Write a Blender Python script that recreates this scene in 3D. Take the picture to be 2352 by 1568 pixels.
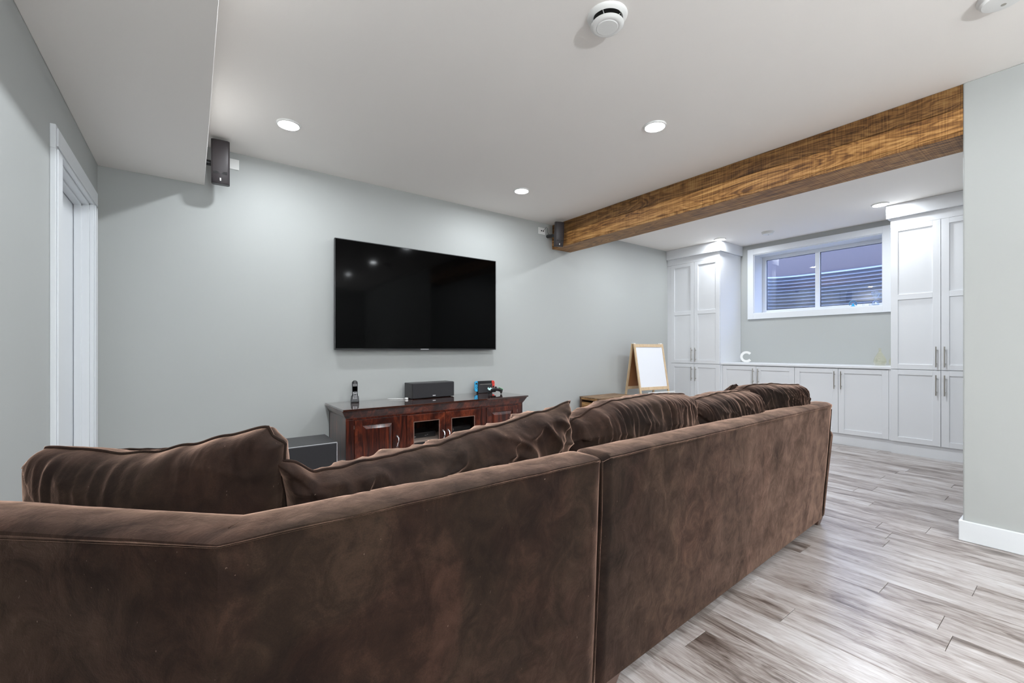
import bpy, bmesh, math, random
from mathutils import Vector, Matrix, noise
for o in list(bpy.data.objects): bpy.data.objects.remove(o)
SC = bpy.context.scene; COL = SC.collection
K = 1.088            # modelling units -> metres
PI = math.pi

# ---------------------------------------------------------------- camera, sky, exposure
cd = bpy.data.cameras.new('camera'); cam = bpy.data.objects.new('camera', cd); COL.objects.link(cam)
cam.location = (0, 0, 1.017*K); cam.rotation_euler = (PI/2, 0, -math.radians(36.5))
cd.sensor_width = 36; cd.lens = 994.6/2352*36; cd.shift_y = 19/2352; cd.clip_start = .02
SC.camera = cam
SC.view_settings.view_transform = 'Standard'; SC.view_settings.look = 'None'
SC.view_settings.gamma = 1; SC.view_settings.use_curve_mapping = False
SC.view_settings.exposure = 0.47
LAMP_W = 10.0; LAMP_COL = (.93, .985, 1.04)
ALC_W = 15.0; FILL_W = 190.0
w = bpy.data.worlds.new('dusk_sky'); SC.world = w; w.use_nodes = True
w.node_tree.nodes['Background'].inputs[0].default_value = (.40, .54, .98, 1)
w.node_tree.nodes['Background'].inputs[1].default_value = 5.2

# ---------------------------------------------------------------- materials
def nodes(name):
    m = bpy.data.materials.new(name); m.use_nodes = True
    nt = m.node_tree; return m, nt, nt.nodes['Principled BSDF']
def rgba(c): return (c[0], c[1], c[2], 1)
def mat(name, col, rough=.5, metal=0, spec=.5, coat=0, emit=None, es=1, bump=0, bscale=100, sheen=0):
    m, nt, b = nodes(name)
    b.inputs['Base Color'].default_value = rgba(col); b.inputs['Roughness'].default_value = rough
    b.inputs['Metallic'].default_value = metal; b.inputs['Specular IOR Level'].default_value = spec
    b.inputs['Coat Weight'].default_value = coat; b.inputs['Sheen Weight'].default_value = sheen
    if emit: b.inputs['Emission Color'].default_value = rgba(emit); b.inputs['Emission Strength'].default_value = es
    if bump:
        tc = nt.nodes.new('ShaderNodeTexCoord'); n = nt.nodes.new('ShaderNodeTexNoise'); n.inputs['Scale'].default_value = bscale
        bp = nt.nodes.new('ShaderNodeBump'); bp.inputs['Strength'].default_value = bump; bp.inputs['Distance'].default_value = .002
        nt.links.new(tc.outputs['Object'], n.inputs['Vector']); nt.links.new(n.outputs[0], bp.inputs['Height'])
        nt.links.new(bp.outputs[0], b.inputs['Normal'])
    return m
def N(nt, t, **kw):
    n = nt.nodes.new(t)
    for k, v in kw.items():
        if k in n.inputs: n.inputs[k].default_value = v
        else: setattr(n, k, v)
    return n
def ramp(nt, stops):
    r = nt.nodes.new('ShaderNodeValToRGB'); e = r.color_ramp.elements
    e[0].position, e[0].color = stops[0][0], rgba(stops[0][1]); e[1].position, e[1].color = stops[-1][0], rgba(stops[-1][1])
    for p, c in stops[1:-1]:
        x = e.new(p); x.color = rgba(c)
    return r
def mapped(nt, scale, rnd=0):
    tc = nt.nodes.new('ShaderNodeTexCoord'); mp = N(nt, 'ShaderNodeMapping'); mp.inputs['Scale'].default_value = scale
    nt.links.new(tc.outputs['Object'], mp.inputs['Vector'])
    if rnd:
        oi = nt.nodes.new('ShaderNodeObjectInfo'); mu = N(nt, 'ShaderNodeMath', operation='MULTIPLY'); mu.inputs[1].default_value = rnd
        nt.links.new(oi.outputs['Random'], mu.inputs[0]); nt.links.new(mu.outputs[0], mp.inputs['Location'])
    return mp
def wood(name, stops, scale, rough, bump=.3, dist=2.0, rnd=0, coat=0, fine=6, detail=8, bd=.002):
    """long grain: low scale on the axis of the grain"""
    m, nt, b = nodes(name); L = nt.links.new
    mp = mapped(nt, scale, rnd)
    n1 = N(nt, 'ShaderNodeTexNoise', Scale=1.0, Detail=float(detail), Roughness=.62, Distortion=dist)
    n2 = N(nt, 'ShaderNodeTexNoise', Scale=float(fine), Detail=4.0, Roughness=.6)
    L(mp.outputs[0], n1.inputs['Vector']); L(mp.outputs[0], n2.inputs['Vector'])
    mx = N(nt, 'ShaderNodeMath', operation='MULTIPLY_ADD'); mx.inputs[1].default_value = .35
    sb = N(nt, 'ShaderNodeMath', operation='MULTIPLY'); sb.inputs[1].default_value = .65
    L(n1.outputs[0], sb.inputs[0]); L(n2.outputs[0], mx.inputs[0]); L(sb.outputs[0], mx.inputs[2])
    r = ramp(nt, stops); L(mx.outputs[0], r.inputs[0]); L(r.outputs[0], b.inputs['Base Color'])
    bp = N(nt, 'ShaderNodeBump', Strength=bump, Distance=bd); L(mx.outputs[0], bp.inputs['Height']); L(bp.outputs[0], b.inputs['Normal'])
    b.inputs['Roughness'].default_value = rough; b.inputs['Coat Weight'].default_value = coat; b.inputs['Coat Roughness'].default_value = .08
    return m
def glass(name, tint=(1, 1, 1), gl=1.0, ior=1.45, rough=0):
    m = bpy.data.materials.new(name); m.use_nodes = True; nt = m.node_tree; nt.nodes.clear()
    o = nt.nodes.new('ShaderNodeOutputMaterial'); t = nt.nodes.new('ShaderNodeBsdfTransparent'); g = nt.nodes.new('ShaderNodeBsdfGlossy')
    lw = nt.nodes.new('ShaderNodeLayerWeight'); lw.inputs[0].default_value = .5; pw = N(nt, 'ShaderNodeMath', operation='POWER'); pw.inputs[1].default_value = 4.0
    f = N(nt, 'ShaderNodeMath', operation='MULTIPLY_ADD'); f.inputs[1].default_value = .85; f.inputs[2].default_value = ((ior-1)/(ior+1))**2*1.5
    nt.links.new(lw.outputs['Facing'], pw.inputs[0]); nt.links.new(pw.outputs[0], f.inputs[0]); x = nt.nodes.new('ShaderNodeMixShader')
    t.inputs[0].default_value = rgba(tint); g.inputs['Roughness'].default_value = rough; g.inputs[0].default_value = (gl, gl, gl, 1)
    nt.links.new(f.outputs[0], x.inputs[0]); nt.links.new(t.outputs[0], x.inputs[1]); nt.links.new(g.outputs[0], x.inputs[2]); nt.links.new(x.outputs[0], o.inputs[0])
    return m
def velvet():
    m, nt, b = nodes('brown_velvet'); L = nt.links.new
    tc = nt.nodes.new('ShaderNodeTexCoord')
    def no(s, d, r, sc=(1, 1, 1)):
        mp = N(nt, 'ShaderNodeMapping'); mp.inputs['Scale'].default_value = sc; L(tc.outputs['Object'], mp.inputs[0])
        n = N(nt, 'ShaderNodeTexNoise', Scale=s, Detail=d, Roughness=r, Distortion=.6); L(mp.outputs[0], n.inputs['Vector']); return n
    big = no(2.6, 6.0, .65); mid = no(13.0, 6.0, .66, (1, 1, .8)); fine = no(420.0, 2.0, .6); hue = no(3.7, 3.0, .55, (1, 1, .8)); lint = no(150.0, 2.0, .7, (1, 1, .4))
    a = N(nt, 'ShaderNodeMath', operation='MULTIPLY'); a.inputs[1].default_value = .48; L(big.outputs[0], a.inputs[0])
    c = N(nt, 'ShaderNodeMath', operation='MULTIPLY_ADD'); c.inputs[1].default_value = .42; L(mid.outputs[0], c.inputs[0]); L(a.outputs[0], c.inputs[2])
    d = N(nt, 'ShaderNodeMath', operation='MULTIPLY_ADD'); d.inputs[1].default_value = .14; L(fine.outputs[0], d.inputs[0]); L(c.outputs[0], d.inputs[2])
    r = ramp(nt, [(.36, (.004, .0024, .0018)), (.46, (.009, .0056, .0043)), (.55, (.018, .0120, .0088)), (.68, (.046, .032, .024))])
    L(d.outputs[0], r.inputs[0])
    r2 = ramp(nt, [(.42, (1.0, .84, .72)), (.60, (1.06, .74, .65))]); L(hue.outputs[0], r2.inputs[0])
    mc = N(nt, 'ShaderNodeMix', data_type='RGBA', blend_type='MULTIPLY'); mc.inputs[0].default_value = 1.0; L(r.outputs[0], mc.inputs[6]); L(r2.outputs[0], mc.inputs[7])
    lr = ramp(nt, [(.745, (0, 0, 0)), (.775, (.16, .12, .10))]); L(lint.outputs[0], lr.inputs[0])
    ma = N(nt, 'ShaderNodeMix', data_type='RGBA', blend_type='ADD'); ma.inputs[0].default_value = 1.0; L(mc.outputs[2], ma.inputs[6]); L(lr.outputs[0], ma.inputs[7])
    L(ma.outputs[2], b.inputs['Base Color'])
    b.inputs['Roughness'].default_value = .85; b.inputs['Specular IOR Level'].default_value = .15
    b.inputs['Sheen Weight'].default_value = 1.0; b.inputs['Sheen Roughness'].default_value = .33
    brush = no(5.5, 6.0, .66, (.8, .8, 1.1))       # pile brushed this way and that
    sw = N(nt, 'ShaderNodeMapRange'); sw.inputs[1].default_value = .36; sw.inputs[2].default_value = .62; sw.inputs[3].default_value = .40; sw.inputs[4].default_value = 1.25
    sa = N(nt, 'ShaderNodeMath', operation='MULTIPLY_ADD'); sa.inputs[1].default_value = .5; L(mid.outputs[0], sa.inputs[0])
    sb = N(nt, 'ShaderNodeMath', operation='MULTIPLY'); sb.inputs[1].default_value = .5; L(brush.outputs[0], sb.inputs[0]); L(sb.outputs[0], sa.inputs[2])
    L(sa.outputs[0], sw.inputs[0]); L(sw.outputs[0], b.inputs['Sheen Weight'])
    b.inputs['Sheen Tint'].default_value = (1.0, .64, .49, 1)
    bp = N(nt, 'ShaderNodeBump', Strength=.55, Distance=.008); L(c.outputs[0], bp.inputs['Height'])
    bp2 = N(nt, 'ShaderNodeBump', Strength=.25, Distance=.0008); L(fine.outputs[0], bp2.inputs['Height']); L(bp.outputs[0], bp2.inputs['Normal'])
    L(bp2.outputs[0], b.inputs['Normal'])
    return m
def plank_mat():
    m, nt, b = nodes('grey_plank'); L = nt.links.new
    oi = nt.nodes.new('ShaderNodeObjectInfo')
    tc = nt.nodes.new('ShaderNodeTexCoord')
    of = N(nt, 'ShaderNodeMath', operation='MULTIPLY'); of.inputs[1].default_value = 97.0; L(oi.outputs['Random'], of.inputs[0])
    cb = nt.nodes.new('ShaderNodeCombineXYZ'); L(of.outputs[0], cb.inputs[0]); L(of.outputs[0], cb.inputs[1])
    va = N(nt, 'ShaderNodeVectorMath', operation='ADD'); L(tc.outputs['Object'], va.inputs[0]); L(cb.outputs[0], va.inputs[1])
    def no(sc, s, d, dist=0., r=.6):
        mp = N(nt, 'ShaderNodeMapping'); mp.inputs['Scale'].default_value = sc; L(va.outputs[0], mp.inputs[0])
        n = N(nt, 'ShaderNodeTexNoise', Scale=s, Detail=d, Roughness=r, Distortion=dist); L(mp.outputs[0], n.inputs['Vector']); return n
    broad = no((10, 1.7, 1), 1.0, 4.0, 1.0); grain = no((46, 4.6, 1), 1.0, 7.0, 2.6); fine = no((330, 9, 1), 1.0, 3.0, .3)
    kn = no((7, 2.2, 1), 1.0, 2.0, 1.2)
    # cathedral rings: a wave driven by the distance field of the broad noise
    rg = N(nt, 'ShaderNodeMath', operation='MULTIPLY'); rg.inputs[1].default_value = 62.0; L(kn.outputs[0], rg.inputs[0])
    sn = N(nt, 'ShaderNodeMath', operation='SINE'); L(rg.outputs[0], sn.inputs[0])
    def madd(src, f, add):
        x = N(nt, 'ShaderNodeMath', operation='MULTIPLY_ADD'); x.inputs[1].default_value = f; L(src, x.inputs[0])
        if isinstance(add, float): x.inputs[2].default_value = add
        else: L(add, x.inputs[2])
        return x.outputs[0]
    v = madd(broad.outputs[0], .72, -.10); v = madd(grain.outputs[0], .40, v); v = madd(fine.outputs[0], .14, v); v = madd(sn.outputs[0], .014, v)
    v = madd(oi.outputs['Random'], .13, v)
    kp = no((6.5, 1.9, 1), 1.0, 4.0, 2.6, .55); kr = ramp(nt, [(.60, (0, 0, 0)), (.72, (1, 1, 1))]); L(kp.outputs[0], kr.inputs[0])
    v = madd(kr.outputs[0], -.10, v)
    r = ramp(nt, [(.36, (.060, .040, .032)), (.45, (.135, .105, .092)), (.53, (.25, .210, .192)), (.62, (.385, .345, .33)), (.76, (.53, .505, .50))])
    L(v, r.inputs[0]); L(r.outputs[0], b.inputs['Base Color'])
    b.inputs['Roughness'].default_value = .30; b.inputs['Specular IOR Level'].default_value = .6
    bp = N(nt, 'ShaderNodeBump', Strength=.25, Distance=.0008); L(grain.outputs[0], bp.inputs['Height']); L(bp.outputs[0], b.inputs['Normal'])
    return m
def beam_mat(name, tone=1.0, sw=.22):
    m, nt, b = nodes(name); L = nt.links.new
    tc = nt.nodes.new('ShaderNodeTexCoord')
    def no(sc, s, d, dist=0., r=.6):
        mp = N(nt, 'ShaderNodeMapping'); mp.inputs['Scale'].default_value = sc; L(tc.outputs['Object'], mp.inputs[0])
        n = N(nt, 'ShaderNodeTexNoise', Scale=s, Detail=d, Roughness=r, Distortion=dist); L(mp.outputs[0], n.inputs['Vector']); return n
    k = no((6, .8, 6), 1.0, 3.0, 1.0); g = no((40, 2.0, 40), 1.0, 6.0, .8)
    # circular-saw marks: slanted ridges across the board
    mp = N(nt, 'ShaderNodeMapping'); mp.inputs['Rotation'].default_value = (math.radians(22), 0, 0); mp.inputs['Scale'].default_value = (1, 150, 5); L(tc.outputs['Object'], mp.inputs[0])
    saw = N(nt, 'ShaderNodeTexNoise', Scale=1.0, Detail=3.0, Roughness=.55); L(mp.outputs[0], saw.inputs['Vector'])
    rg = N(nt, 'ShaderNodeMath', operation='MULTIPLY'); rg.inputs[1].default_value = 85.0; L(k.outputs[0], rg.inputs[0])
    sn = N(nt, 'ShaderNodeMath', operation='SINE'); L(rg.outputs[0], sn.inputs[0])
    def madd(src, f, add):
        x = N(nt, 'ShaderNodeMath', operation='MULTIPLY_ADD'); x.inputs[1].default_value = f; L(src, x.inputs[0])
        if isinstance(add, float): x.inputs[2].default_value = add
        else: L(add, x.inputs[2])
        return x.outputs[0]
    v = madd(g.outputs[0], .52, .0); v = madd(saw.outputs[0], sw, v); v = madd(sn.outputs[0], .06, v); v = madd(k.outputs[0], .48-sw, v)
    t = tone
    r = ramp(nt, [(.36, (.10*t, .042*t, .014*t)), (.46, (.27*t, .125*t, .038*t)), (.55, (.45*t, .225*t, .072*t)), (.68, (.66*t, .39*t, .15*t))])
    L(v, r.inputs[0]); L(r.outputs[0], b.inputs['Base Color']); b.inputs['Roughness'].default_value = .5; b.inputs['Specular IOR Level'].default_value = .3
    bp = N(nt, 'ShaderNodeBump', Strength=.9, Distance=.004); L(v, bp.inputs['Height']); L(bp.outputs[0], b.inputs['Normal'])
    return m

M = {}
M['wall'] = mat('wall_paint', (.445, .460, .450), .55, bump=.08, bscale=220, spec=.35)
M['ceil'] = mat('ceiling_paint', (.92, .885, .845), .7, bump=.12, bscale=160, spec=.3)
M['white'] = mat('white_lacquer', (.76, .775, .80), .32)
M['trim'] = mat('white_trim_paint', (.76, .785, .81), .35)
M['plastic'] = mat('white_plastic', (.82, .82, .80), .4)
M['dark'] = mat('dark_void', (.02, .02, .02), .8)
M['sub'] = mat('floor_joint', (.07, .06, .05), .9)
M['steel'] = mat('brushed_nickel', (.50, .47, .43), .32, metal=1)
M['chrome'] = mat('bright_chrome', (.85, .85, .87), .15, metal=1)
M['black'] = mat('black_plastic', (.018, .018, .02), .35)
M['blackm'] = mat('black_matte', (.028, .027, .030), .6, bump=.2, bscale=400)
M['grille'] = mat('speaker_cloth', (.026, .025, .028), .85, bump=.5, bscale=900)
M['vinyl'] = mat('black_vinyl_box', (.045, .043, .045), .45, bump=.3, bscale=500)
M['shell'] = mat('charcoal_shell', (.030, .024, .026), .42, bump=.15, bscale=300)
M['screen'] = mat('tv_screen', (.0006, .0006, .0007), .07, spec=.10)
M['badge'] = mat('silver_badge', (.75, .75, .77), .3, metal=.3)
M['velvet'] = velvet()
M['piping'] = mat('velvet_piping', (.035, .017, .012), .9, sheen=.3)
M['foot'] = mat('brown_wood_foot', (.10, .055, .04), .3)
M['plank'] = plank_mat()
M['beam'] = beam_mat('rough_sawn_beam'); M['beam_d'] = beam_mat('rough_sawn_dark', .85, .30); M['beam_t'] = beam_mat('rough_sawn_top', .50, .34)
M['mahog'] = wood('mahogany_front', [(.38, (.014, .003, .002)), (.48, (.050, .009, .0045)), (.57, (.135, .025, .010)), (.70, (.30, .070, .024))], (6, 6, 3.0), .28, .1, 1.2, coat=.5)
M['mahog_v'] = wood('mahogany_vertical', [(.38, (.012, .0026, .0018)), (.48, (.042, .0075, .004)), (.58, (.115, .020, .008)), (.70, (.25, .055, .019))], (26, 26, 1.6), .28, .1, 1.0, coat=.5)
M['mahog_t'] = wood('mahogany_top', [(.38, (.020, .0045, .0028)), (.55, (.060, .014, .007)), (.74, (.15, .038, .016))], (1.6, 24, 24), .05, .0, 1.0, coat=1)
M['mahog_t'].node_tree.nodes['Principled BSDF'].inputs['Coat IOR'].default_value = 2.0
M['mahog_t'].node_tree.nodes['Principled BSDF'].inputs['Coat Roughness'].default_value = .02
M['shelf'] = mat('pale_shelf_edge', (.45, .34, .28), .5)
M['bead'] = mat('highlight_bead', (.26, .16, .13), .25, coat=.5)  # lighter tone paints the thin highlight along the pane bead
M['rustic'] = wood('reclaimed_boards', [(.36, (.05, .03, .018)), (.5, (.20, .12, .065)), (.62, (.38, .25, .14)), (.74, (.5, .38, .25))], (2.2, 34, 34), .6, .5, 1.2, rnd=31)
M['rustic_y'] = wood('reclaimed_boards_side', [(.36, (.07, .03, .012)), (.5, (.30, .15, .05)), (.62, (.50, .30, .11)), (.74, (.6, .42, .2))], (34, 2.6, 34), .6, .5, 1.2, rnd=31)
M['rustic_d'] = mat('dark_crate_frame', (.10, .055, .030), .6, bump=.5, bscale=60)
M['pine'] = wood('pine', [(.35, (.52, .36, .20)), (.75, (.74, .58, .40))], (14, 14, 2), .5, .05)
M['hard'] = mat('hardboard_back', (.27, .11, .035), .6)
M['board'] = mat('whiteboard', (.80, .81, .84), .15)
M['blue'] = mat('blue_controller', (.05, .45, .80), .35); M['red'] = mat('red_controller', (.85, .07, .05), .35)
M['mint'] = mat('mint_shell', (.55, .82, .80), .35); M['green'] = mat('green_edge', (.1, .6, .2), .4)
M['pane'] = glass('window_glass', (.93, .96, 1.0), 1.0, 1.6)
M['doorglass'] = glass('cabinet_glass', (.92, .92, .92), .9)
M['vaseg'] = glass('amber_vase_glass', (.985, .98, .93), 1.0)
M['clearg'] = glass('hourglass_glass', (.84, .90, .96), 1.0, 2.0)
M['sand'] = mat('pale_sand', (.75, .80, .85), .8)
M['galv'] = mat('galvanised_steel', (.36, .375, .40), .35, metal=.3)
M['outer'] = mat('outside_render', (.155, .125, .115), .85, bump=.3, bscale=20)
M['soil'] = mat('well_gravel', (.16, .11, .08), .95, bump=1, bscale=60)
M['lens'] = mat('lamp_lens', (.9, .9, .9), .5, emit=(1, .98, .95), es=14)
M['teal'] = mat('blue_grey_enamel', (.10, .22, .36), .35)

# ---------------------------------------------------------------- mesh builder
class MB:
    def __init__(s, f=None): s.v = []; s.f = []; s.m = []; s.fn = f; s.mi = 0
    def add(s, vs, fs):
        b = len(s.v)
        for p in vs: s.v.append(tuple(s.fn(*p)) if s.fn else tuple(p))
        for f in fs: s.f.append([b+i for i in f]); s.m.append(s.mi)
        return s
    def box(s, x0, x1, y0, y1, z0, z1):
        return s.add([(x0,y0,z0),(x1,y0,z0),(x1,y1,z0),(x0,y1,z0),(x0,y0,z1),(x1,y0,z1),(x1,y1,z1),(x0,y1,z1)],
              [(3,2,1,0),(4,5,6,7),(0,1,5,4),(1,2,6,5),(2,3,7,6),(3,0,4,7)])
    def prism(s, poly, z0, z1):
        n = len(poly)
        return s.add([(p[0],p[1],z0) for p in poly]+[(p[0],p[1],z1) for p in poly],
              [tuple(range(n-1,-1,-1)), tuple(range(n,2*n))]+[(i,(i+1)%n,n+(i+1)%n,n+i) for i in range(n)])
    def ring(s, rings, caps=True, loop=False):
        n = len(rings[0]); vs = [p for r in rings for p in r]; fs = []
        k = len(rings)
        for i in range(k if loop else k-1):
            a, b = i*n, ((i+1) % k)*n
            for j in range(n): fs.append((a+j, a+(j+1)%n, b+(j+1)%n, b+j))
        if caps and not loop: fs.append(tuple(range(n-1,-1,-1))); fs.append(tuple((k-1)*n+i for i in range(n)))
        return s.add(vs, fs)
    def tube(s, pts, r, n=8, loop=False, caps=True):
        P = [Vector(p) for p in pts]; rings = []; k = len(P)
        R = r if isinstance(r, (list, tuple)) else [r]*k
        up = None
        for i, p in enumerate(P):
            a = P[(i-1) % k] if (loop or i > 0) else p; b = P[(i+1) % k] if (loop or i < k-1) else p
            t = (b-a).normalized()
            if up is None:
                up = Vector((0,0,1)) if abs(t.z) < .9 else Vector((1,0,0))
            u = t.cross(up)
            if u.length < 1e-6: u = t.cross(Vector((0, 1, 0)))
            u.normalize(); q = u.cross(t).normalized(); up = q
            rings.append([tuple(p + u*R[i]*math.cos(2*PI*j/n) + q*R[i]*math.sin(2*PI*j/n)) for j in range(n)])
        return s.ring(rings, caps, loop)
    def lathe(s, prof, c=(0,0,0), n=32, sx=1, sy=1):
        rings = [[(c[0]+r*sx*math.cos(2*PI*j/n), c[1]+r*sy*math.sin(2*PI*j/n), c[2]+z) for j in range(n)] for r, z in prof]
        return s.ring(rings)
    def build(s, name, m, parent=None, bevel=0, smooth=False, world=True, seg=2, origin=None, kind=None, fixn=True):
        me = bpy.data.meshes.new(name)
        o = bpy.data.objects.new(name, me); COL.objects.link(o)
        vs = [Vector(v)*K for v in s.v]
        if parent is not None:
            o.parent = parent
            if world:
                mi = wm(parent).inverted(); vs = [mi @ v for v in vs]
        elif world:
            if origin is None:
                xs = [v.x for v in vs]; ys = [v.y for v in vs]; zs = [v.z for v in vs]
                og = Vector(((min(xs)+max(xs))/2, (min(ys)+max(ys))/2, min(zs)))
            else: og = Vector(origin)*K
            o.location = og; vs = [v-og for v in vs]
        me.from_pydata([tuple(v) for v in vs], [], s.f)
        ms = m if isinstance(m, (list, tuple)) else [m]
        for x in ms: me.materials.append(M[x])
        if len(ms) > 1:
            for p, i in zip(me.polygons, s.m): p.material_index = i
        if fixn:
            bm = bmesh.new(); bm.from_mesh(me); bmesh.ops.recalc_face_normals(bm, faces=bm.faces); bm.to_mesh(me); bm.free()
        if smooth:
            for p in me.polygons: p.use_smooth = True
            if smooth == 'auto':
                me.set_sharp_from_angle(angle=math.radians(40))
        if bevel:
            b = o.modifiers.new('bevel', 'BEVEL'); b.width = bevel*K; b.segments = seg; b.limit_method = 'ANGLE'; b.angle_limit = math.radians(35)
            b.harden_normals = False
        if kind: o['kind'] = kind
        return o
def wm(o):
    m = Matrix.LocRotScale(o.location, o.rotation_euler, o.scale)
    return (wm(o.parent) @ m) if o.parent else m
def tag(o, label, cat, group=None):
    o['label'] = label; o['category'] = cat
    if group: o['group'] = group
    return o
def thing(name, label, cat, loc, rot=(0, 0, 0), group=None):
    o = bpy.data.objects.new(name, None); COL.objects.link(o); o.empty_display_size = .1
    o.location = Vector(loc)*K; o.rotation_euler = rot
    return tag(o, label, cat, group)
def struct(o): o['kind'] = 'structure'; return o

H = 2.44; XL = -.472; YT = 3.71; XR = 6.12; SOF = 2.166
# ---------------------------------------------------------------- room shell
mb = MB(); mb.box(XL-.15, XR+.3, -3.2, YT+.15, H, H+.08); struct(mb.build('ceiling', 'ceil'))
mb = MB(); mb.box(XL, .072, -3.1, YT, SOF, H); struct(mb.build('bulkhead', 'ceil', bevel=.003))
mb = MB(); mb.box(XL-.15, XR+.3, YT, YT+.15, 0, H); struct(mb.build('wall_back', 'wall'))
DY0, DY1, DZ = 2.67, 3.455, 1.862
mb = MB(); mb.box(XL-.15, XL, -3.1, DY0, 0, H).box(XL-.15, XL, DY1, YT, 0, H).box(XL-.15, XL, DY0, DY1, DZ, H); struct(mb.build('wall_left', 'wall'))
WY0, WY1, WZ0, WZ1 = 1.403, 2.765, 1.505, 2.300
mb = MB(); mb.box(XR, XR+.29, .427, WY0, 0, H).box(XR, XR+.29, WY1, YT, 0, H).box(XR, XR+.29, WY0, WY1, 0, WZ0).box(XR, XR+.29, WY0, WY1, WZ1, H)
struct(mb.build('wall_right', 'wall'))
mb = MB(); mb.box(3.315, XR+.29, -3.1, .427, 0, H); struct(mb.build('wall_near', 'wall', bevel=.006))
mb = MB(); mb.box(XL-.15, XR+.3, -3.25, -3.1, 0, H); struct(mb.build('wall_rear', 'wall'))
mb = MB(); mb.box(XL-.15, XR+.3, -3.2, YT+.15, -.10, -.004); floor = mb.build('floor', 'sub', origin=(0, 0, 0)); struct(floor)

# floor planks, long side along the beam
PW = .1365; X0 = 1.771 - PW*17; g = .0007; ch = .0012
known = {2: .306, 0: .707, -3: .843, 4: .544, 6: .308, 8: .659, 5: .887, 13: .886, 10: .753}
random.seed(4)
def plank(x0, x1, y0, y1):
    x0 += g; x1 -= g; y0 += g; y1 -= g
    cx, cy = (x0+x1)/2, (y0+y1)/2; a, b = (x1-x0)/2, (y1-y0)/2
    vs = [(-a,-b,-.004),(a,-b,-.004),(a,b,-.004),(-a,b,-.004),(-a,-b,-ch),(a,-b,-ch),(a,b,-ch),(-a,b,-ch),(-a+ch,-b+ch,0),(a-ch,-b+ch,0),(a-ch,b-ch,0),(-a+ch,b-ch,0)]
    me = bpy.data.meshes.new('plank'); me.from_pydata([tuple(Vector(v)*K) for v in vs], [], [(3,2,1,0),(0,1,5,4),(1,2,6,5),(2,3,7,6),(3,0,4,7),(4,5,9,8),(5,6,10,9),(6,7,11,10),(7,4,8,11),(8,9,10,11)])
    me.materials.append(M['plank']); o = bpy.data.objects.new('plank', me); COL.objects.link(o); o.parent = floor
    o.location = Vector((cx, cy, 0))*K
i = 0
while X0 + i*PW < XR:
    x0 = max(X0+i*PW, XL); x1 = min(X0+(i+1)*PW, XR); j = i-17; i += 1
    if x1 - x0 < .01: continue
    ymin = .427 if x0 > 3.30 else -3.1
    PL = 1.12; y = known.get(j, random.uniform(0, PL)); 
    while y > ymin: y -= PL
    while y < YT:
        a, b = max(y, ymin), min(y+PL, YT)
        if b - a > .02: plank(x0, x1, a, b)
        y += PL

# baseboards
BB = .108
mb = MB(); mb.box(3.300, 3.315, -3.1, .442, 0, BB).box(3.315, 3.6, .427, .442, 0, BB); struct(mb.build('baseboard_near', 'trim', bevel=.004))
mb = MB(); mb.box(XL+.015, 5.50, YT-.015, YT, 0, BB); struct(mb.build('baseboard_back', 'trim', bevel=.004))
mb = MB(); mb.box(XL, XL+.015, -3.0, DY0-.10, 0, BB); struct(mb.build('baseboard_left', 'trim', bevel=.004))

# door on the left
dr = bpy.data.objects.new('door_1', None); COL.objects.link(dr); dr.location = Vector((XL, (DY0+DY1)/2, 0))*K; struct(dr)
mb = MB(); mb.box(XL-.105, XL-.065, DY0+.018, DY1-.018, .008, DZ-.018); mb.build('door_leaf', 'trim', dr, bevel=.002)
mb = MB(); mb.box(XL-.15, XL, DY0, DY0+.016, 0, DZ).box(XL-.15, XL, DY1-.016, DY1, 0, DZ).box(XL-.15, XL, DY0, DY1, DZ-.016, DZ)
mb.box(XL-.062, XL-.03, DY0+.016, DY0+.028, 0, DZ-.016).box(XL-.062, XL-.03, DY1-.028, DY1-.016, 0, DZ-.016).box(XL-.062, XL-.03, DY0+.016, DY1-.016, DZ-.028, DZ-.016)
mb.build('door_jamb', 'trim', dr, bevel=.001)
CW = .10
for nm, a in (('side', DY0-CW+.006), ('side', DY1-.006)):
    mb = MB(); mb.box(XL, XL+.018, a, a+CW, 0, DZ-.006); mb.box(XL+.018, XL+.024, a+.012, a+CW-.012, 0, DZ-.006); mb.build('door_casing', 'trim', dr, bevel=.002)
mb = MB(); mb.box(XL, XL+.018, DY0-CW+.006, DY1+CW-.006, DZ-.006, DZ-.006+CW); mb.box(XL+.018, XL+.024, DY0-CW+.018, DY1+CW-.018, DZ+.006, DZ+CW-.018); mb.build('door_casing', 'trim', dr, bevel=.002)

# window with casing, reveal, two lights
wn = bpy.data.objects.new('window_1', None); COL.objects.link(wn); wn.location = Vector((XR, (WY0+WY1)/2, WZ0))*K; struct(wn)
def fr(mb, x0, x1, ya, yb, za, zb, wd):
    return mb.box(x0, x1, ya, ya+wd, za, zb).box(x0, x1, yb-wd, yb, za, zb).box(x0, x1, ya+wd, yb-wd, za, za+wd).box(x0, x1, ya+wd, yb-wd, zb-wd, zb)
cw = .075
fr(MB(), XR-.02, XR, WY0-cw, WY1+cw, WZ0-cw, WZ1+cw, cw).build('window_casing', 'trim', wn, bevel=.002)
fr(MB(), XR-.002, XR+.285, WY0-.0, WY1+.0, WZ0-.0, WZ1+.0, .008).build('window_reveal', 'trim', wn)
mb = MB(); fr(mb, XR+.235, XR+.29, WY0+.008, WY1-.008, WZ0+.008, WZ1-.008, .045); mb.box(XR+.235, XR+.29, 2.078, 2.128, WZ0+.05, WZ1-.05); mb.build('window_frame', 'trim', wn, bevel=.003)
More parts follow.
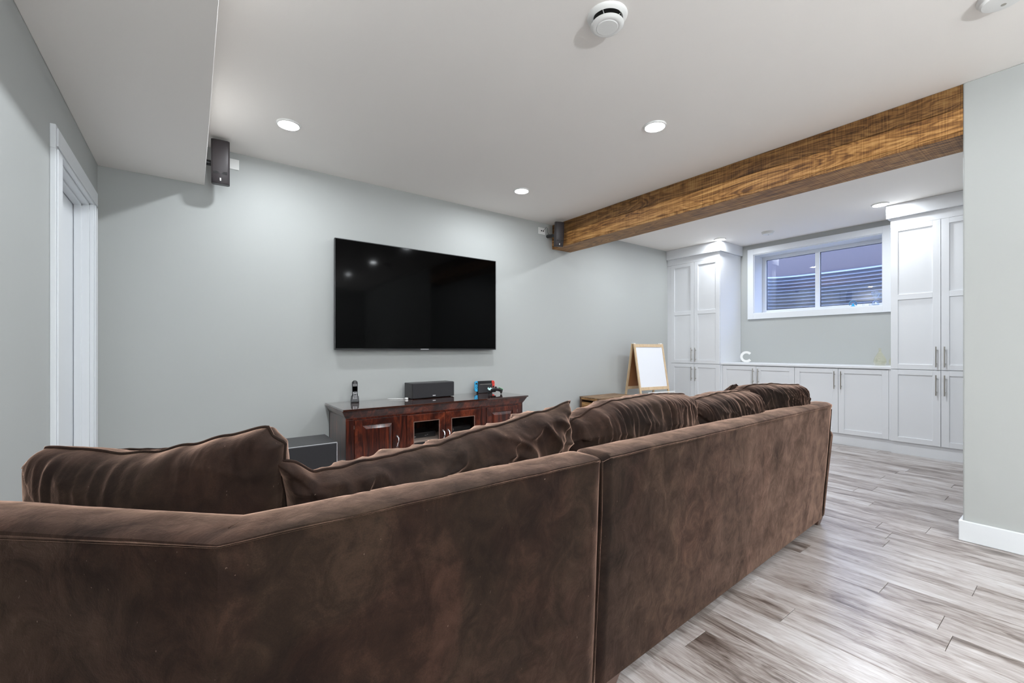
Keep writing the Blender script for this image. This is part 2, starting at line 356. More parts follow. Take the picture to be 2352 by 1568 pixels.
for a, b in ((WY0+.053, 2.078), (2.128, WY1-.053)):
    fr(MB(), XR+.258, XR+.272, a, b, WZ0+.053, WZ1-.053, .004).build('glazing_gasket', 'black', wn)
    MB().box(XR+.262, XR+.268, a, b, WZ0+.053, WZ1-.053).build('window_pane', 'pane', wn)
# window well outside: corrugated galvanised half tube, gravel, ground, house wall beyond
prof = []; pitch = .049; z = 1.30
nz = int((2.10-1.30)/pitch*8)
mb = MB(); rows = []
for q in range(nz+1):
    z = 1.30 + (2.10-1.30)*q/nz; off = .015*math.sin(2*PI*(z-1.30)/pitch); row = []
    for k in range(41):
        a = -PI/2 + PI*k/40
        row.append((XR+.30+(.66+off)*max(math.cos(a), 0)**.30, 2.084+(.86+off)*math.sin(a), z))
    rows.append(row)
vs = [p for r in rows for p in r]; fs = [(a*41+b, a*41+b+1, (a+1)*41+b+1, (a+1)*41+b) for a in range(nz) for b in range(40)]
mb.add(vs, fs); tag(mb.build('window_well', 'galv', smooth=True), 'corrugated galvanised steel window well outside the basement window', 'window well')
mb = MB(); mb.box(XR+.295, XR+1.2, .9, 3.3, 1.20, 1.50); struct(mb.build('ground_gravel', 'soil'))
mb = MB(); mb.box(9.0, 9.3, -3, 9, 1.0, 3.15); struct(mb.build('wall_outside', 'outer'))
mb = MB(); mb.box(XR+1.0, 9.0, -3, 9, 1.2, 2.06).box(XR+.3, XR+1.0, 2.97, 9, 1.2, 2.06).box(XR+.3, XR+1.0, -3, 1.20, 1.2, 2.06); struct(mb.build('ground_outside', 'soil'))

# ---------------------------------------------------------------- ceiling fittings
def lamp(x, y, label, W, grp=None):
    t = thing('recessed_light', label, 'ceiling light', (x, y, H-.012), group=grp)
    MB().lathe([(.058, .011), (.058, .004), (.061, .001), (.068, .004), (.071, .0115), (.058, .0118)], (x, y, H-.012)).build('light_trim', 'plastic', t, smooth='auto')
    MB().lathe([(.0575, .0112), (.0575, .0085), (.02, .0085), (.001, .0085)], (x, y, H-.012)).build('light_lens', 'lens', t)
    ld = bpy.data.lights.new('lamp', 'AREA'); ld.shape = 'DISK'; ld.size = .075*K; ld.energy = W; ld.color = LAMP_COL
    lo = bpy.data.objects.new('lamp', ld); COL.objects.link(lo); lo.parent = t; lo.location = (0, 0, .004)
lamp(.492, 3.034, 'recessed white ceiling light nearest the bulkhead and TV wall', LAMP_W)
lamp(2.369, 3.058, 'smallest-looking recessed ceiling light, between TV wall and wooden beam', LAMP_W)
lamp(2.368, 1.673, 'recessed ceiling light close to the beam, below the round air valve', LAMP_W)
lamp(5.46, 2.885, 'recessed light above the left tall cabinet crown', ALC_W*.5)
lamp(5.415, 1.262, 'recessed light at the crown of the right tall cabinet', ALC_W*.5)
for x, y, off in ((.492, 1.673, 'recessed ceiling light just above the frame, beyond its top left part'), (.492, .29, 'recessed ceiling light above the camera beside the bulkhead'),
                  (2.37, .29, 'recessed ceiling light just above the frame, near the grey-white disc'), (.492, -1.09, 'recessed ceiling light behind the camera beside the bulkhead'),
                  (2.37, -1.09, 'recessed ceiling light behind the camera near the right wall'), (1.43, -2.3, 'recessed ceiling light at the rear of the room')):
    lamp(x, y, off, LAMP_W*(.28 if x > 2 else 1), 'ceiling lights outside the frame')
for x, y, off in ((4.2, 2.885, 'recessed alcove ceiling light hidden by the beam, near the TV wall'), (4.2, 1.262, 'recessed alcove ceiling light hidden by the beam, near the right cabinet')): lamp(x, y, off, ALC_W*(.6 if y > 2 else 1.15), 'ceiling lights outside the frame')

# added fill light, shaped as an uplighter behind the camera, to brighten the ceiling
tx, ty = .55, -2.35
t = thing('fill_uplighter', 'added fill light shaped as a tall white uplighter, unseen at the rear of the room', 'added fill light', (tx, ty, 0))
MB().lathe([(.001, 0), (.14, 0), (.14, .015), (.02, .025), (.001, .026)], (tx, ty, 0), 32).build('base', 'plastic', t, smooth='auto')
MB().tube([(tx, ty, .02), (tx, ty, 1.22)], .012, 12).build('pole', 'plastic', t, smooth='auto')
MB().lathe([(.012, 1.20), (.06, 1.22), (.13, 1.27), (.127, 1.272), (.058, 1.228), (.012, 1.215)], (tx, ty, 0), 32).build('lamp_shade', 'plastic', t, smooth='auto')
ld = bpy.data.lights.new('lamp', 'AREA'); ld.shape = 'DISK'; ld.size = .20*K; ld.energy = FILL_W; ld.color = LAMP_COL
lo = bpy.data.objects.new('lamp', ld); COL.objects.link(lo); lo.parent = t; lo.location = (0, 0, 1.262*K); lo.rotation_euler = (PI, 0, 0)

# round air valve
vx, vy = 1.427, 1.245
t = thing('air_valve', 'round white ceiling air valve with a dropped central disc', 'air vent', (vx, vy, H-.05))
MB().lathe([(.058, .05), (.058, .044), (.066, .034), (.080, .040), (.085, .0495), (.085, .05)], (vx, vy, H-.05), 48).build('valve_ring', 'plastic', t, smooth='auto')
MB().lathe([(.0575, .0499), (.0575, .0492), (.001, .0492)], (vx, vy, H-.05), 32).build('valve_throat', 'dark', t)
MB().lathe([(.001, 0), (.043, .0), (.0445, .002), (.046, .003), (.052, .001), (.062, .004), (.070, .011), (.068, .014), (.05, .012), (.001, .012)], (vx, vy, H-.05), 48).build('valve_disc', 'plastic', t, smooth='auto')
for k in range(4):
    a = k*PI/2 + .4
    MB().tube([(vx+.004*math.cos(a), vy+.004*math.sin(a), H-.038), (vx+.057*math.cos(a), vy+.057*math.sin(a), H-.008)], .0016, 6).build('valve_spoke', 'plastic', t)
def detector(x, y, label, r, m='plastic'):
    t = thing('smoke_detector', label, 'smoke detector', (x, y, H-.030))
    MB().lathe([(r, .030), (r, .022), (r*.93, .016), (r*.90, .0155), (r*.90, .010), (r*.80, .002), (r*.5, 0), (.001, 0)], (x, y, H-.030), 40).build('detector_body', m, t, smooth='auto')
    MB().lathe([(.008, .0), (.008, -.0015), (.001, -.002)], (x+.02, y, H-.030), 12).build('detector_button', 'steel', t)
detector(5.60, 2.37, 'small round white detector on the ceiling in front of the window', .068)
detector(2.615, .2245, 'grey-white round disc on the ceiling cut off by the top right frame edge', .075)

# ---------------------------------------------------------------- wooden beam
t = thing('wooden_beam', 'rough-sawn brown timber beam running under the ceiling', 'beam', (3.46, 2.07, SOF))
BX0, BX1 = 3.315, 3.604
def board(mb, axis, fixed, lo, hi, name, m, seed):
    pass
def slab(x0, x1, z0, z1, name, m, sd):
    """beam board, slightly uneven along its length"""
    mb = MB(); n = 60; rings = []
    for k in range(n+1):
        y = .427 + (YT-.427)*k/n
        def j(a, b): return .0022*noise.noise(Vector((y*3.1, a*7+sd, b*5)))
        rings.append([(x0+j(0,0), y, z0+j(1,0)), (x1+j(0,1), y, z0+j(1,1)), (x1+j(2,1), y, z1), (x0+j(2,2), y, z1)])
    mb.ring(rings); o = mb.build(name, m, t, bevel=.002, seg=1); return o
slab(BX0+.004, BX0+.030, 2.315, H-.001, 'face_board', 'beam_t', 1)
slab(BX0, BX0+.030, SOF+.024, 2.312, 'face_board', 'beam', 2)
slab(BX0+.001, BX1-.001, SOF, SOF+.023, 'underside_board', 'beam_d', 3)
slab(BX1-.030, BX1, SOF+.024, 2.312, 'face_board', 'beam', 4)
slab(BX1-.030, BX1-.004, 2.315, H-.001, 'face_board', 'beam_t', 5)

# ---------------------------------------------------------------- built-in cabinets
def FX(xf): return lambda a, d, z: (xf+d, a, z)      # fronts that face the camera side (-x)
def FY(yf): return lambda a, d, z: (a, yf+d, z)      # fronts that face -y
def shaker(fn, a0, a1, z0, z1, panels, st, parent, m, th=.019, name='door'):
    mb = MB(fn); rec = .009
    mb.box(a0, a1, rec, th, z0, z1)
    zs = [z0]
    for p0, p1 in panels: zs += [p0, p1]
    zs.append(z1)
    mb.box(a0, a0+st, 0, rec, z0, z1); mb.box(a1-st, a1, 0, rec, z0, z1)
    for k in range(0, len(zs), 2): mb.box(a0+st, a1-st, 0, rec, zs[k], zs[k+1])
    return mb.build(name, m, parent, bevel=.0012, seg=1)
def bar_handle(fn, a, zc, L, door):
    mb = MB(fn); r = .0050
    mb.tube([(a, -.030, zc-L/2), (a, -.030, zc+L/2)], r, 10)
    for z in (zc-L*.33, zc+L*.33): mb.tube([(a, -.030, z), (a, .002, z)], .004, 8)
    mb.build('handle', 'steel', door, smooth='auto')
def tall(label, ys, side, xf, filler):
    y0, y1 = ys[0], ys[2]
    fa, fb = (y1, filler) if filler > y1 else (filler, y0)
    lo, hi = min(y0, filler), max(y1, filler)
    t = thing('tall_cabinet', label, 'cabinet', (xf+.30, (lo+hi)/2, 0))
    MB().box(xf+.021, XR-.003, lo, hi, .12, 2.306).build('cabinet_body', 'white', t, bevel=.001)
    if fb-fa > .005: MB().box(xf+.004, xf+.022, fa, fb, .12, 2.22).build('filler_strip', 'white', t)
    MB().box(xf+.002, xf+.021, lo, hi, 2.224, 2.308).build('frieze', 'white', t, bevel=.001)
    MB().box(xf-.030, XR-.001, lo-.028 if lo > 1 else lo, hi+.028 if hi < 3 else hi, 2.308, H-.001).build('crown', 'white', t, bevel=.003)
    MB().box(xf+.022, XR-.003, lo+.001, hi, 0, .12).build('toe_kick', 'white', t)
    for k in (0, 1):
        a0, a1 = ys[k]+.0016, ys[k+1]-.0016
        ha = a1-.027 if k == 0 else a0+.027
        d = shaker(FX(xf), a0, a1, .829, 2.222, [(.878, 1.503), (1.555, 2.174)], .054, t, 'white'); bar_handle(FX(xf), ha, .951, .19, d)
        d = shaker(FX(xf), a0, a1, .122, .824, [(.172, .775)], .054, t, 'white'); bar_handle(FX(xf), ha, .688, .19, d)
    return t
tall('tall white shaker cabinet in the corner by the TV wall', (2.937, 3.295, 3.652), 0, 5.55, YT-.001)
tall('tall white shaker cabinet right of the window, cut by the near wall', (.500, .857, 1.214), 1, 5.55, .429)
# the unit's crown overlaps nothing: base units between the two towers
for label, ya in (('low white base cabinet beside the left tall cabinet', 2.0763), ('low white base cabinet beside the right tall cabinet', 1.2355)):
    yb = ya+.8405 if ya > 2 else 2.0757
    t = thing('base_cabinet', label, 'cabinet', (5.85, (ya+yb)/2, 0))
    la, lb = (ya, 2.9362) if ya > 2 else (1.2148, yb)
    MB().box(5.606, XR-.003, la, lb, .12, .822).build('cabinet_body', 'white', t)
    MB().box(5.607, XR-.003, la, lb, 0, .12).build('toe_kick', 'white', t)
    fa, fb = (yb+.001, 2.9362) if ya > 2 else (1.2148, ya)
    MB().box(5.587, 5.606, fa, fb, .12, .822).build('filler_strip', 'white', t)
    mid = (ya+yb)/2
    for a0, a1, ha in ((ya, mid, mid-.03), (mid, yb, mid+.03)):
        d = shaker(FX(5.585), a0+.0016, a1-.0016, .122, .815, [(.172, .765)], .052, t, 'white'); bar_handle(FX(5.585), ha, .692, .19, d)
mb = MB(); mb.box(5.572, XR-.001, 1.2155, 2.9355, .8225, .848)
tag(mb.build('countertop', 'white', bevel=.003), 'long white countertop over the base cabinets under the window', 'countertop')
t = None
# countertop ornaments
mb = MB()
n = 40; ro, ri = .074, .044
outer = [(ro*math.cos(a), ro*math.sin(a)) for a in [math.radians(42)+math.radians(276)*k/n for k in range(n+1)]]
inner = [(ri*math.cos(a), ri*math.sin(a)) for a in [math.radians(38)+math.radians(284)*k/n for k in range(n+1)]]
for k in range(n):
    q = [outer[k], outer[k+1], inner[k+1], inner[k]]
    mb.add([(-x, d, z) for d in (-.012, .012) for x, z in q], [(0,1,2,3),(7,6,5,4),(0,4,5,1),(2,6,7,3)] + ([(0,3,7,4)] if k == 0 else []) + ([(1,5,6,2)] if k == n-1 else []))
mb.v = [(-v[0], v[1], v[2]+.0755) for v in mb.v]
o = mb.build('letter_ornament', 'plastic', world=False, bevel=.001); o.location = Vector((5.93, 2.775, .8485))*K; o.rotation_euler = (0, 0, -math.radians(60))
tag(o, 'white standing letter C on the countertop near the left tall cabinet', 'ornament')
def vase(x, y, label, h, r):
    t = thing('glass_vase', label, 'vase', (x, y, .8485))
    pr = [(.001, .002), (r*.72, .0), (r*.95, h*.12), (r, h*.25), (r*.9, h*.42), (r*.6, h*.60), (r*.28, h*.78), (r*.20, h*.9), (r*.24, h), (r*.19, h), (r*.15, h*.88), (r*.24, h*.78), (r*.55, h*.6), (r*.85, h*.42), (r*.95, h*.25), (r*.9, h*.13), (.001, h*.05)]
    MB().lathe(pr, (x, y, .8485), 36).build('vase_body', 'vaseg', t, smooth=True)
    MB().tube([(x+r*.22*math.cos(a), y+r*.22*math.sin(a), .8485+h) for a in [2*PI*k/20 for k in range(20)]], .0022, 6, loop=True).build('vase_rim', 'vaseg', t, smooth=True)
vase(5.93, 1.385, 'clear amber teardrop glass vase, fully visible, left of the pair', .182, .056)
vase(5.95, 1.268, 'clear amber teardrop glass vase half hidden by the tall cabinet', .150, .050)
# window sill ornaments
t = thing('hourglass', 'clear glass hourglass on the window sill at right', 'hourglass', (6.26, 1.50, WZ0+.0085))
hz = WZ0+.0085
pr = [(.001, .008), (.034, .010), (.036, .022), (.028, .044), (.012, .066), (.005, .078), (.012, .092), (.030, .116), (.040, .142), (.040, .158), (.030, .163), (.001, .164)]
MB().lathe(pr, (6.26, 1.50, hz), 32).build('glass_bulbs', 'clearg', t, smooth=True)
MB().lathe([(.001, 0), (.040, 0), (.040, .008), (.001, .008)], (6.26, 1.50, hz), 32).build('base_disc', 'clearg', t)
MB().lathe([(.001, .0105), (.029, .0125), (.022, .03), (.001, .045)], (6.26, 1.50, hz), 24).build('sand', 'sand', t, smooth=True)
t = thing('round_ornament', 'small round blue and white ornament on the window sill', 'ornament', (6.22, 1.70, hz), (0, 0, -.9))
a = [math.radians(-25)+math.radians(230)*k/24 for k in range(25)]
MB().tube([(.034*math.cos(q), 0, .040+.034*math.sin(q)) for q in a], .008, 10).build('outer_ring', 'teal', t, smooth=True, world=False)
MB().prism([(-.026, 0), (.026, 0), (.0, .048)], -.006, .006).build('centre_wedge', 'blue', t, world=False).rotation_euler = (PI/2, 0, 0)
MB().box(-.040, .040, -.015, .015, 0, .010).build('ornament_base', 'plastic', t, world=False, bevel=.002)
for x, y, lb in ((6.21, 1.63, 'low white block on the sill beside the round blue ornament'), (6.24, 1.575, 'low white block on the sill beside the hourglass')):
    tag(MB().box(x-.012, x+.012, y-.022, y+.022, hz, hz+.026).build('sill_block', 'plastic', bevel=.003), lb, 'ornament', 'white blocks on the window sill')

# ---------------------------------------------------------------- television
t = thing('television', 'large black flat-screen television mounted on the back wall', 'television', (1.706, 3.66, 1.017))
TX0, TX1, TZ0, TZ1, TY = .924, 2.489, 1.017, 1.918, 3.64
MB().box(TX0, TX1, TY+.004, TY+.030, TZ0, TZ1).build('tv_housing', 'black', t, bevel=.003)
MB().box(TX0+.006, TX1-.006, TY+.0015, TY+.0045, TZ0+.012, TZ1-.006).build('tv_screen', 'screen', t)
fr(MB(lambda a, b, c: (b, TY+a-.0, c)), 0, .006, TX0, TX1, TZ0, TZ1, .006).build('tv_bezel', 'black', t)
MB().box(1.665, 1.745, TY-.0012, TY+.0012, TZ0+.003, TZ0+.0075).build('tv_badge', 'badge', t)
MB().box(1.35, 2.06, TY+.030, YT-.0005, 1.30, 1.70).build('wall_mount', 'black', t)

# ---------------------------------------------------------------- speakers and wall plates
def sat(label, loc, rz, tilt, size, armdir):
    wd, dp, ht = size
    t = thing('wall_speaker', label, 'speaker', loc, (math.radians(tilt), 0, rz))
    mb = MB(); n = 20; rings = []
    for k in range(n+1):
        z = -ht/2 + ht*k/n; u = 2*k/n-1
        f = -dp/2 - .020*(1-u*u) ; f += .0
        bk = dp/2 - .014*u*u
        rings.append([(-wd/2*.82, bk, z), (-wd/2, bk*.2, z), (-wd/2, f+.012, z), (-wd/2+.010, f+.002, z), (0, f-.003, z), (wd/2-.010, f+.002, z), (wd/2, f+.012, z), (wd/2, bk*.2, z), (wd/2*.82, bk, z)])
    mb.ring(rings); mb.build('speaker_shell', 'shell', t, world=False, smooth='auto', bevel=.002)
    zz = -ht*.26; u = -.52; ff = -dp/2 - .020*(1-u*u)
    MB().box(-wd/2*.72, wd/2*.72, ff-.0015, ff+.012, zz-.007, zz+.006).build('port_slot', 'dark', t, world=False)
    MB().box(-wd/2*.74, wd/2*.74, ff-.0035, ff+.01, zz+.006, zz+.010).build('port_lip', 'shell', t, world=False)
    u = -.80; ff = -dp/2 - .020*(1-u*u)
    MB().box(-.0035, .0035, ff-.0042, ff+.006, -ht*.44, -ht*.35).build('badge', 'plastic', t, world=False)
    inv = wm(t).inverted()
    a = Vector(armdir)*K
    mb = MB(); p0 = Vector((0, dp/2-.01, 0)); p1 = (inv @ a)/K
    mb.tube([p0, p0+Vector((0, .012, 0)), p1], .019, 12); mb.build('wall_bracket', 'black', t, world=False, smooth='auto')
    return t
sat('black curved wall speaker mounted on the side of the bulkhead at left', (.158, 3.53, 2.279), math.radians(-4), 6, (.104, .080, .285), (.074, 3.57, 2.28))
sat('black curved wall speaker in the corner beside the wooden beam', (3.222, 3.50, 2.275), math.radians(-22), 7, (.098, .07, .262), (3.24, 3.705, 2.30))
def plate(x0, x1, z0, z1, label, ports):
    t = thing('wall_plate', label, 'wall plate', ((x0+x1)/2, YT-.004, z0))
    MB().box(x0, x1, YT-.006, YT-.0002, z0, z1).build('plate_cover', 'plastic', t, bevel=.002)
    for a in ports:
        MB(lambda x, y, z: (x, z, y)).lathe([(.007, 0), (.007, -.007), (.004, -.009), (.001, -.009)], (a, (z0+z1)/2, YT-.005), 14).build('terminal', 'dark', t)
plate(.165, .278, 2.318, 2.392, 'white wall plate partly behind the left speaker', (.185, .213))
plate(3.108, 3.206, 2.312, 2.386, 'white wall plate with two dark terminals near the beam', (3.150, 3.176))
tag(MB().tube([(3.176, 3.698, 2.352), (3.185, 3.66, 2.385), (3.200, 3.655, 2.372), (3.205, 3.66, 2.33), (3.212, 3.63, 2.285), (3.220, 3.56, 2.262)], .0022, 6).build('speaker_cable', 'blackm', smooth=True), 'thin dark cable from the wall plate to the corner speaker', 'cable')

# ---------------------------------------------------------------- TV console
sx0, sx1, sy0, sy1, st = .893, 2.507, 3.222, 3.690, .590
t = thing('tv_console', 'dark mahogany TV console with glass and panelled doors', 'tv stand', (1.70, 3.45, 0))
# top and flared cornice
MB().box(.862, 2.540, 3.174, sy1, st-.014, st).build('console_top', 'mahog_t', t, bevel=.002)
mb = MB()
def rect(e, z): return [(sx0-e, sy0-e, z), (sx1+e, sy0-e, z), (sx1+e, sy1, z), (sx0-e, sy1, z)]
mb.ring([rect(.001, .518), rect(.003, .524), rect(.010, .534), rect(.022, .556), rect(.030, .570), rect(.030, st-.0145)]); mb.build('cornice', 'mahog', t)
mb = MB()
mb.box(sx0, sx0+.022, sy0+.02, sy1, .05, .519).box(sx1-.022, sx1, sy0+.02, sy1, .05, .519).box(sx0, sx1, sy1-.012, sy1, .05, .519).box(sx0, sx1, sy0+.02, sy1, .05, .075)
mb.box(1.318, 1.338, sy0+.02, sy1-.012, .07, .519).box(2.052, 2.072, sy0+.02, sy1-.012, .07, .519)
mb.build('console_body', 'mahog_v', t)
mb = MB(); mb.box(sx0, sx1, sy0, sy0+.021, .505, .520)
for a, b in ((sx0, .953), (1.300, 1.357), (2.035, 2.098), (2.444, sx1)): mb.box(a, b, sy0, sy0+.021, .06, .505)
mb.box(sx0, sx1, sy0, sy0+.021, .05, .062); mb.build('face_frame', 'mahog_v', t, bevel=.0015)
mb = MB(); mb.box(sx0-.015, sx1+.015, sy0-.015, sy1, 0, .055); mb.build('plinth', 'mahog', t, bevel=.006)
def curved_handle(a, zc, L, door, yf):
    pts = []
    for k in range(11):
        u = k/10*2-1; pts.append((a+.004*math.sin(u*PI), yf-.004-.022*(1-u*u)**.6, zc+L/2*u))
    mb = MB().tube(pts, [.0045+.002*abs(k/10*2-1)**2 for k in range(11)], 8)
    for u in (-1, 1): mb.tube([(a, yf+.001, zc+u*L/2), (a, yf-.006, zc+u*L/2)], .0075, 10)
    mb.build('handle', 'chrome', door, smooth='auto')
yf = sy0-.004
for a0, a1, ha in ((.955, 1.298, 1.276), (2.100, 2.442, 2.122)):
    mb = MB(FY(yf)); mb.box(a0, a1, .010, .018, .064, .503)
    s2 = .056; p0, p1 = .12, .458
    mb.box(a0, a0+s2, 0, .010, .064, .503).box(a1-s2, a1, 0, .010, .064, .503).box(a0+s2, a1-s2, 0, .010, .064, p0).box(a0+s2, a1-s2, 0, .010, p1, .503)
    d = mb.build('door', 'mahog', t, bevel=.0015)
    b0, b1, q0, q1 = a0+s2+.001, a1-s2-.001, p0+.001, p1-.001
    mb = MB(FY(yf)); r_ = lambda e, dd: [(b0+e, dd, q0+e), (b1-e, dd, q0+e), (b1-e, dd, q1-e), (b0+e, dd, q1-e)]
    mb.ring([r_(0, .0099), r_(.002, .006), r_(.026, -.004), r_(.028, -.004)]); mb.build('raised_panel', 'mahog_v', d)
    curved_handle(ha, .312, .078, d, yf)
    for z in (.14, .45):
        hx = a0-.003 if ha > (a0+a1)/2 else a1+.003
        MB().tube([(hx, yf+.003, z-.013), (hx, yf+.003, z+.013)], .0022, 6).build('hinge', 'steel', d)
for a0, a1, ha in ((1.359, 1.693, 1.672), (1.697, 2.031, 1.718)):
    mb = MB(FY(yf)); s2 = .055
    mb.box(a0, a0+s2, 0, .018, .064, .503).box(a1-s2, a1, 0, .018, .064, .503).box(a0+s2, a1-s2, 0, .018, .064, .12).box(a0+s2, a1-s2, 0, .018, .445, .503)
    d = mb.build('door', 'mahog', t, bevel=.003)
    MB(FY(yf)).box(a0+s2-.004, a1-s2+.004, .010, .012, .116, .449).build('door_pane', 'doorglass', d)
    fr(MB(lambda x, y, z: (y, yf+x, z)), -.002, .004, a0+s2-.002, a1-s2+.002, .118, .447, .005).build('pane_bead', 'bead', d)
    curved_handle(ha, .312, .078, d, yf)
MB().box(1.338, 2.052, sy0+.024, sy1-.012, .272, .288).build('inner_shelf', 'shelf', t, bevel=.001)
# devices inside
def device(name, label, cat, x0, x1, y0, y1, z0, z1, marks):
    t = thing(name, label, cat, ((x0+x1)/2, (y0+y1)/2, z0))
    MB().box(x0, x1, y0, y1, z0, z1).build('case', 'black', t, bevel=.003)
    for a, b, c, d in marks: MB().box(x0+a, x0+b, y0-.001, y0+.003, z0+c, z0+d).build('front_mark', 'badge', t)
device('media_player', 'slim black media player on the shelf behind the left glass door', 'media player', 1.43, 1.66, 3.33, 3.55, .289, .330, [(.02, .05, .010, .016), (.13, .145, .014, .018), (.15, .16, .02, .024)])
device('cable_box', 'black set-top box on the shelf behind the right glass door', 'set-top box', 1.76, 2.0, 3.32, 3.55, .289, .350, [(.035, .05, .03, .042), (.062, .066, .03, .046)])
device('av_receiver', 'large black receiver on the console floor behind the left glass door', 'receiver', 1.40, 1.67, 3.28, 3.62, .076, .22, [(.10, .14, .11, .12)])
MB(lambda x, y, z: (x, z, y)).lathe([(.016, 0), (.016, -.012), (.012, -.015), (.001, -.015)], (1.54, .16, 3.28), 24).build('volume_knob', 'chrome', bpy.data.objects['av_receiver'])
device('game_box', 'black box on the console floor behind the right glass door', 'game console', 1.74, 2.0, 3.28, 3.60, .076, .20, [(.05, .08, .10, .107)])

# things on the console
t = thing('center_speaker', 'wide black center speaker on top of the TV console', 'speaker', (1.728, 3.582, st+.0005), (0, 0, math.radians(3)))
MB().box(-.210, .210, -.066, .075, .003, .136).build('speaker_cabinet', 'vinyl', t, world=False, bevel=.003)
MB().box(-.208, .208, -.079, -.066, .005, .134).build('speaker_grille', 'grille', t, world=False, bevel=.005, seg=3)
MB().box(-.014, .014, -.0805, -.078, .018, .025).build('badge', 'badge', t, world=False)
for x in (-.18, .18):
    for y in (-.05, .06): MB().lathe([(.010, 0), (.010, .004), (.001, .004)], (x, y, 0), 12).build('rubber_foot', 'dark', t, world=False)
t = thing('remote_control', 'black remote standing in its charging cradle on the console', 'remote control', (1.068, 3.595, st+.0005), (0, 0, math.radians(-12)))
mb = MB(); mb.ring([[(-.032, -.038, 0), (.032, -.038, 0), (.030, .030, 0), (-.030, .030, 0)], [(-.032, -.038, .012), (.032, -.038, .012), (.030, .030, .014), (-.030, .030, .014)], [(-.028, -.022, .050), (.028, -.022, .050), (.026, .022, .055), (-.026, .022, .055)]])
mb.build('charging_cradle', 'black', t, world=False, bevel=.004)
mb = MB(); rings = []
for k in range(15):
    u = k/14; z = .012+.165*u; wd = .0235*(1-.10*math.sin(u*PI)); yy = -.020+.020*u
    if u > .88: wd *= math.sqrt(max(.08, 1-((u-.88)/.13)**2))
    rings.append([(-wd, yy-.004, z), (-wd*.6, yy-.010, z), (wd*.6, yy-.010, z), (wd, yy-.004, z), (wd*.8, yy+.010, z), (-wd*.8, yy+.010, z)])
mb.ring(rings); rm = mb.build('remote_body', 'black', t, world=False, smooth='auto')
MB().box(-.017, .017, -.0205, -.016, .090, .128).build('remote_display', 'screen', rm, world=False).rotation_euler = (-.0, 0, 0)
btn = [(x, z) for z in (.032, .042, .052, .074, .082, .136, .146) for x in (-.012, 0, .012)]
for x, z in btn:
    yy = -.020+.020*(z-.012)/.165
    MB().box(x-.0032, x+.0032, yy-.0125, yy-.008, z-.0022, z+.0022).build('button', 'badge', rm, world=False)
MB().tube([(.010*math.cos(a), -.0285, .063+.010*math.sin(a)) for a in [2*PI*k/16 for k in range(16)]], .0015, 6, loop=True).build('button_ring', 'badge', rm, world=False)
# games console in its dock
t = thing('handheld_console', 'docked handheld games console with blue and red side controllers', 'game console', (2.335, 3.615, st+.0005), (0, 0, math.radians(-4)))
MB().box(-.080, .080, -.022, .022, 0, .092).build('dock', 'blackm', t, world=False, bevel=.005)
MB().box(-.081, .081, -.004, .004, .030, .119).build('tablet', 'black', t, world=False, bevel=.002)
MB().box(-.062, .062, -.0235, -.021, .083, .089).build('dock_stripe', 'steel', t, world=False)
for sgn, m in ((-1, 'blue'), (1, 'red')):
    pl = []
    for k in range(9):
        a = PI/2*k/8; pl.append((.081+.012+.018*math.sin(a), .101+.018*math.cos(a)))
    for k in range(9):
        a = PI/2*k/8; pl.append((.081+.012+.018*math.cos(a), .035-.018*math.sin(a)))
    pl = [(.081, .119)] + pl + [(.081, .017)]
    mb = MB(lambda x, y, z, s=sgn: (s*x, z, y)); mb.prism(pl, -.010, .007)
    jc = mb.build('side_controller', m, t, world=False, bevel=.0015)
    sz = .095 if sgn < 0 else .060
    MB(lambda x, y, z: (x, z, y)).lathe([(.0085, 0), (.0085, -.006), (.001, -.006)], (sgn*.096, sz, -.010), 16).build('thumb_stick', 'dark', jc, world=False)
    bz = .060 if sgn < 0 else .095
    for dx, dz in ((0, .010), (0, -.010), (.009, 0), (-.009, 0)):
        MB(lambda x, y, z: (x, z, y)).lathe([(.0032, 0), (.0032, -.002), (.001, -.002)], (sgn*.096+dx, bz+dz, -.010), 10).build('button', 'dark', jc, world=False)
# gamepad in front
t = thing('gamepad', 'black gamepad with a pale mint left grip lying on the console', 'game controller', (2.345, 3.475, st+.016), (math.radians(17), 0, math.radians(-6)))
pl = [(-.030, .030), (.030, .030), (.055, .026), (.070, .005), (.080, -.040), (.070, -.052), (.058, -.048), (.038, -.018), (.0, -.012), (-.038, -.018), (-.058, -.048), (-.070, -.052), (-.080, -.040), (-.070, .005), (-.055, .026)]
MB().prism(pl, .016, .042).build('pad_body', 'black', t, world=False, bevel=.010, seg=3)
gl = [(-.028, .024), (-.052, .022), (-.067, .003), (-.076, -.040), (-.069, -.048), (-.060, -.045), (-.040, -.016), (-.022, -.012)]
MB().prism([(x, y) for x, y in gl], .0425, .0450).build('mint_faceplate', 'mint', t, world=False, bevel=.001)
MB().prism([(.060, .024), (.072, .004), (.082, -.040), (.078, -.040), (.068, .004), (.057, .020)], .034, .0435).build('green_edge', 'green', t, world=False)
for x, y in ((-.045, .006), (.020, -.004)): MB().lathe([(.006, 0), (.005, .008), (.010, .010), (.010, .013), (.001, .013)], (x, y, .044), 16).build('thumb_stick', 'dark', t, world=False)
for dx, dy in ((0, .008), (0, -.008), (.008, 0), (-.008, 0)): MB().lathe([(.0035, 0), (.0035, .003), (.001, .003)], (.045+dx, .008+dy, .042), 10).build('button', 'badge', t, world=False)
for x in (-.066, .066): MB().box(x-.008, x+.008, -.046, -.030, 0, .018).build('grip_end', 'black', t, world=False, bevel=.003)
MB().box(-.03, .03, .0, .024, .0, .018).build('battery_bay', 'black', t, world=False, bevel=.003)
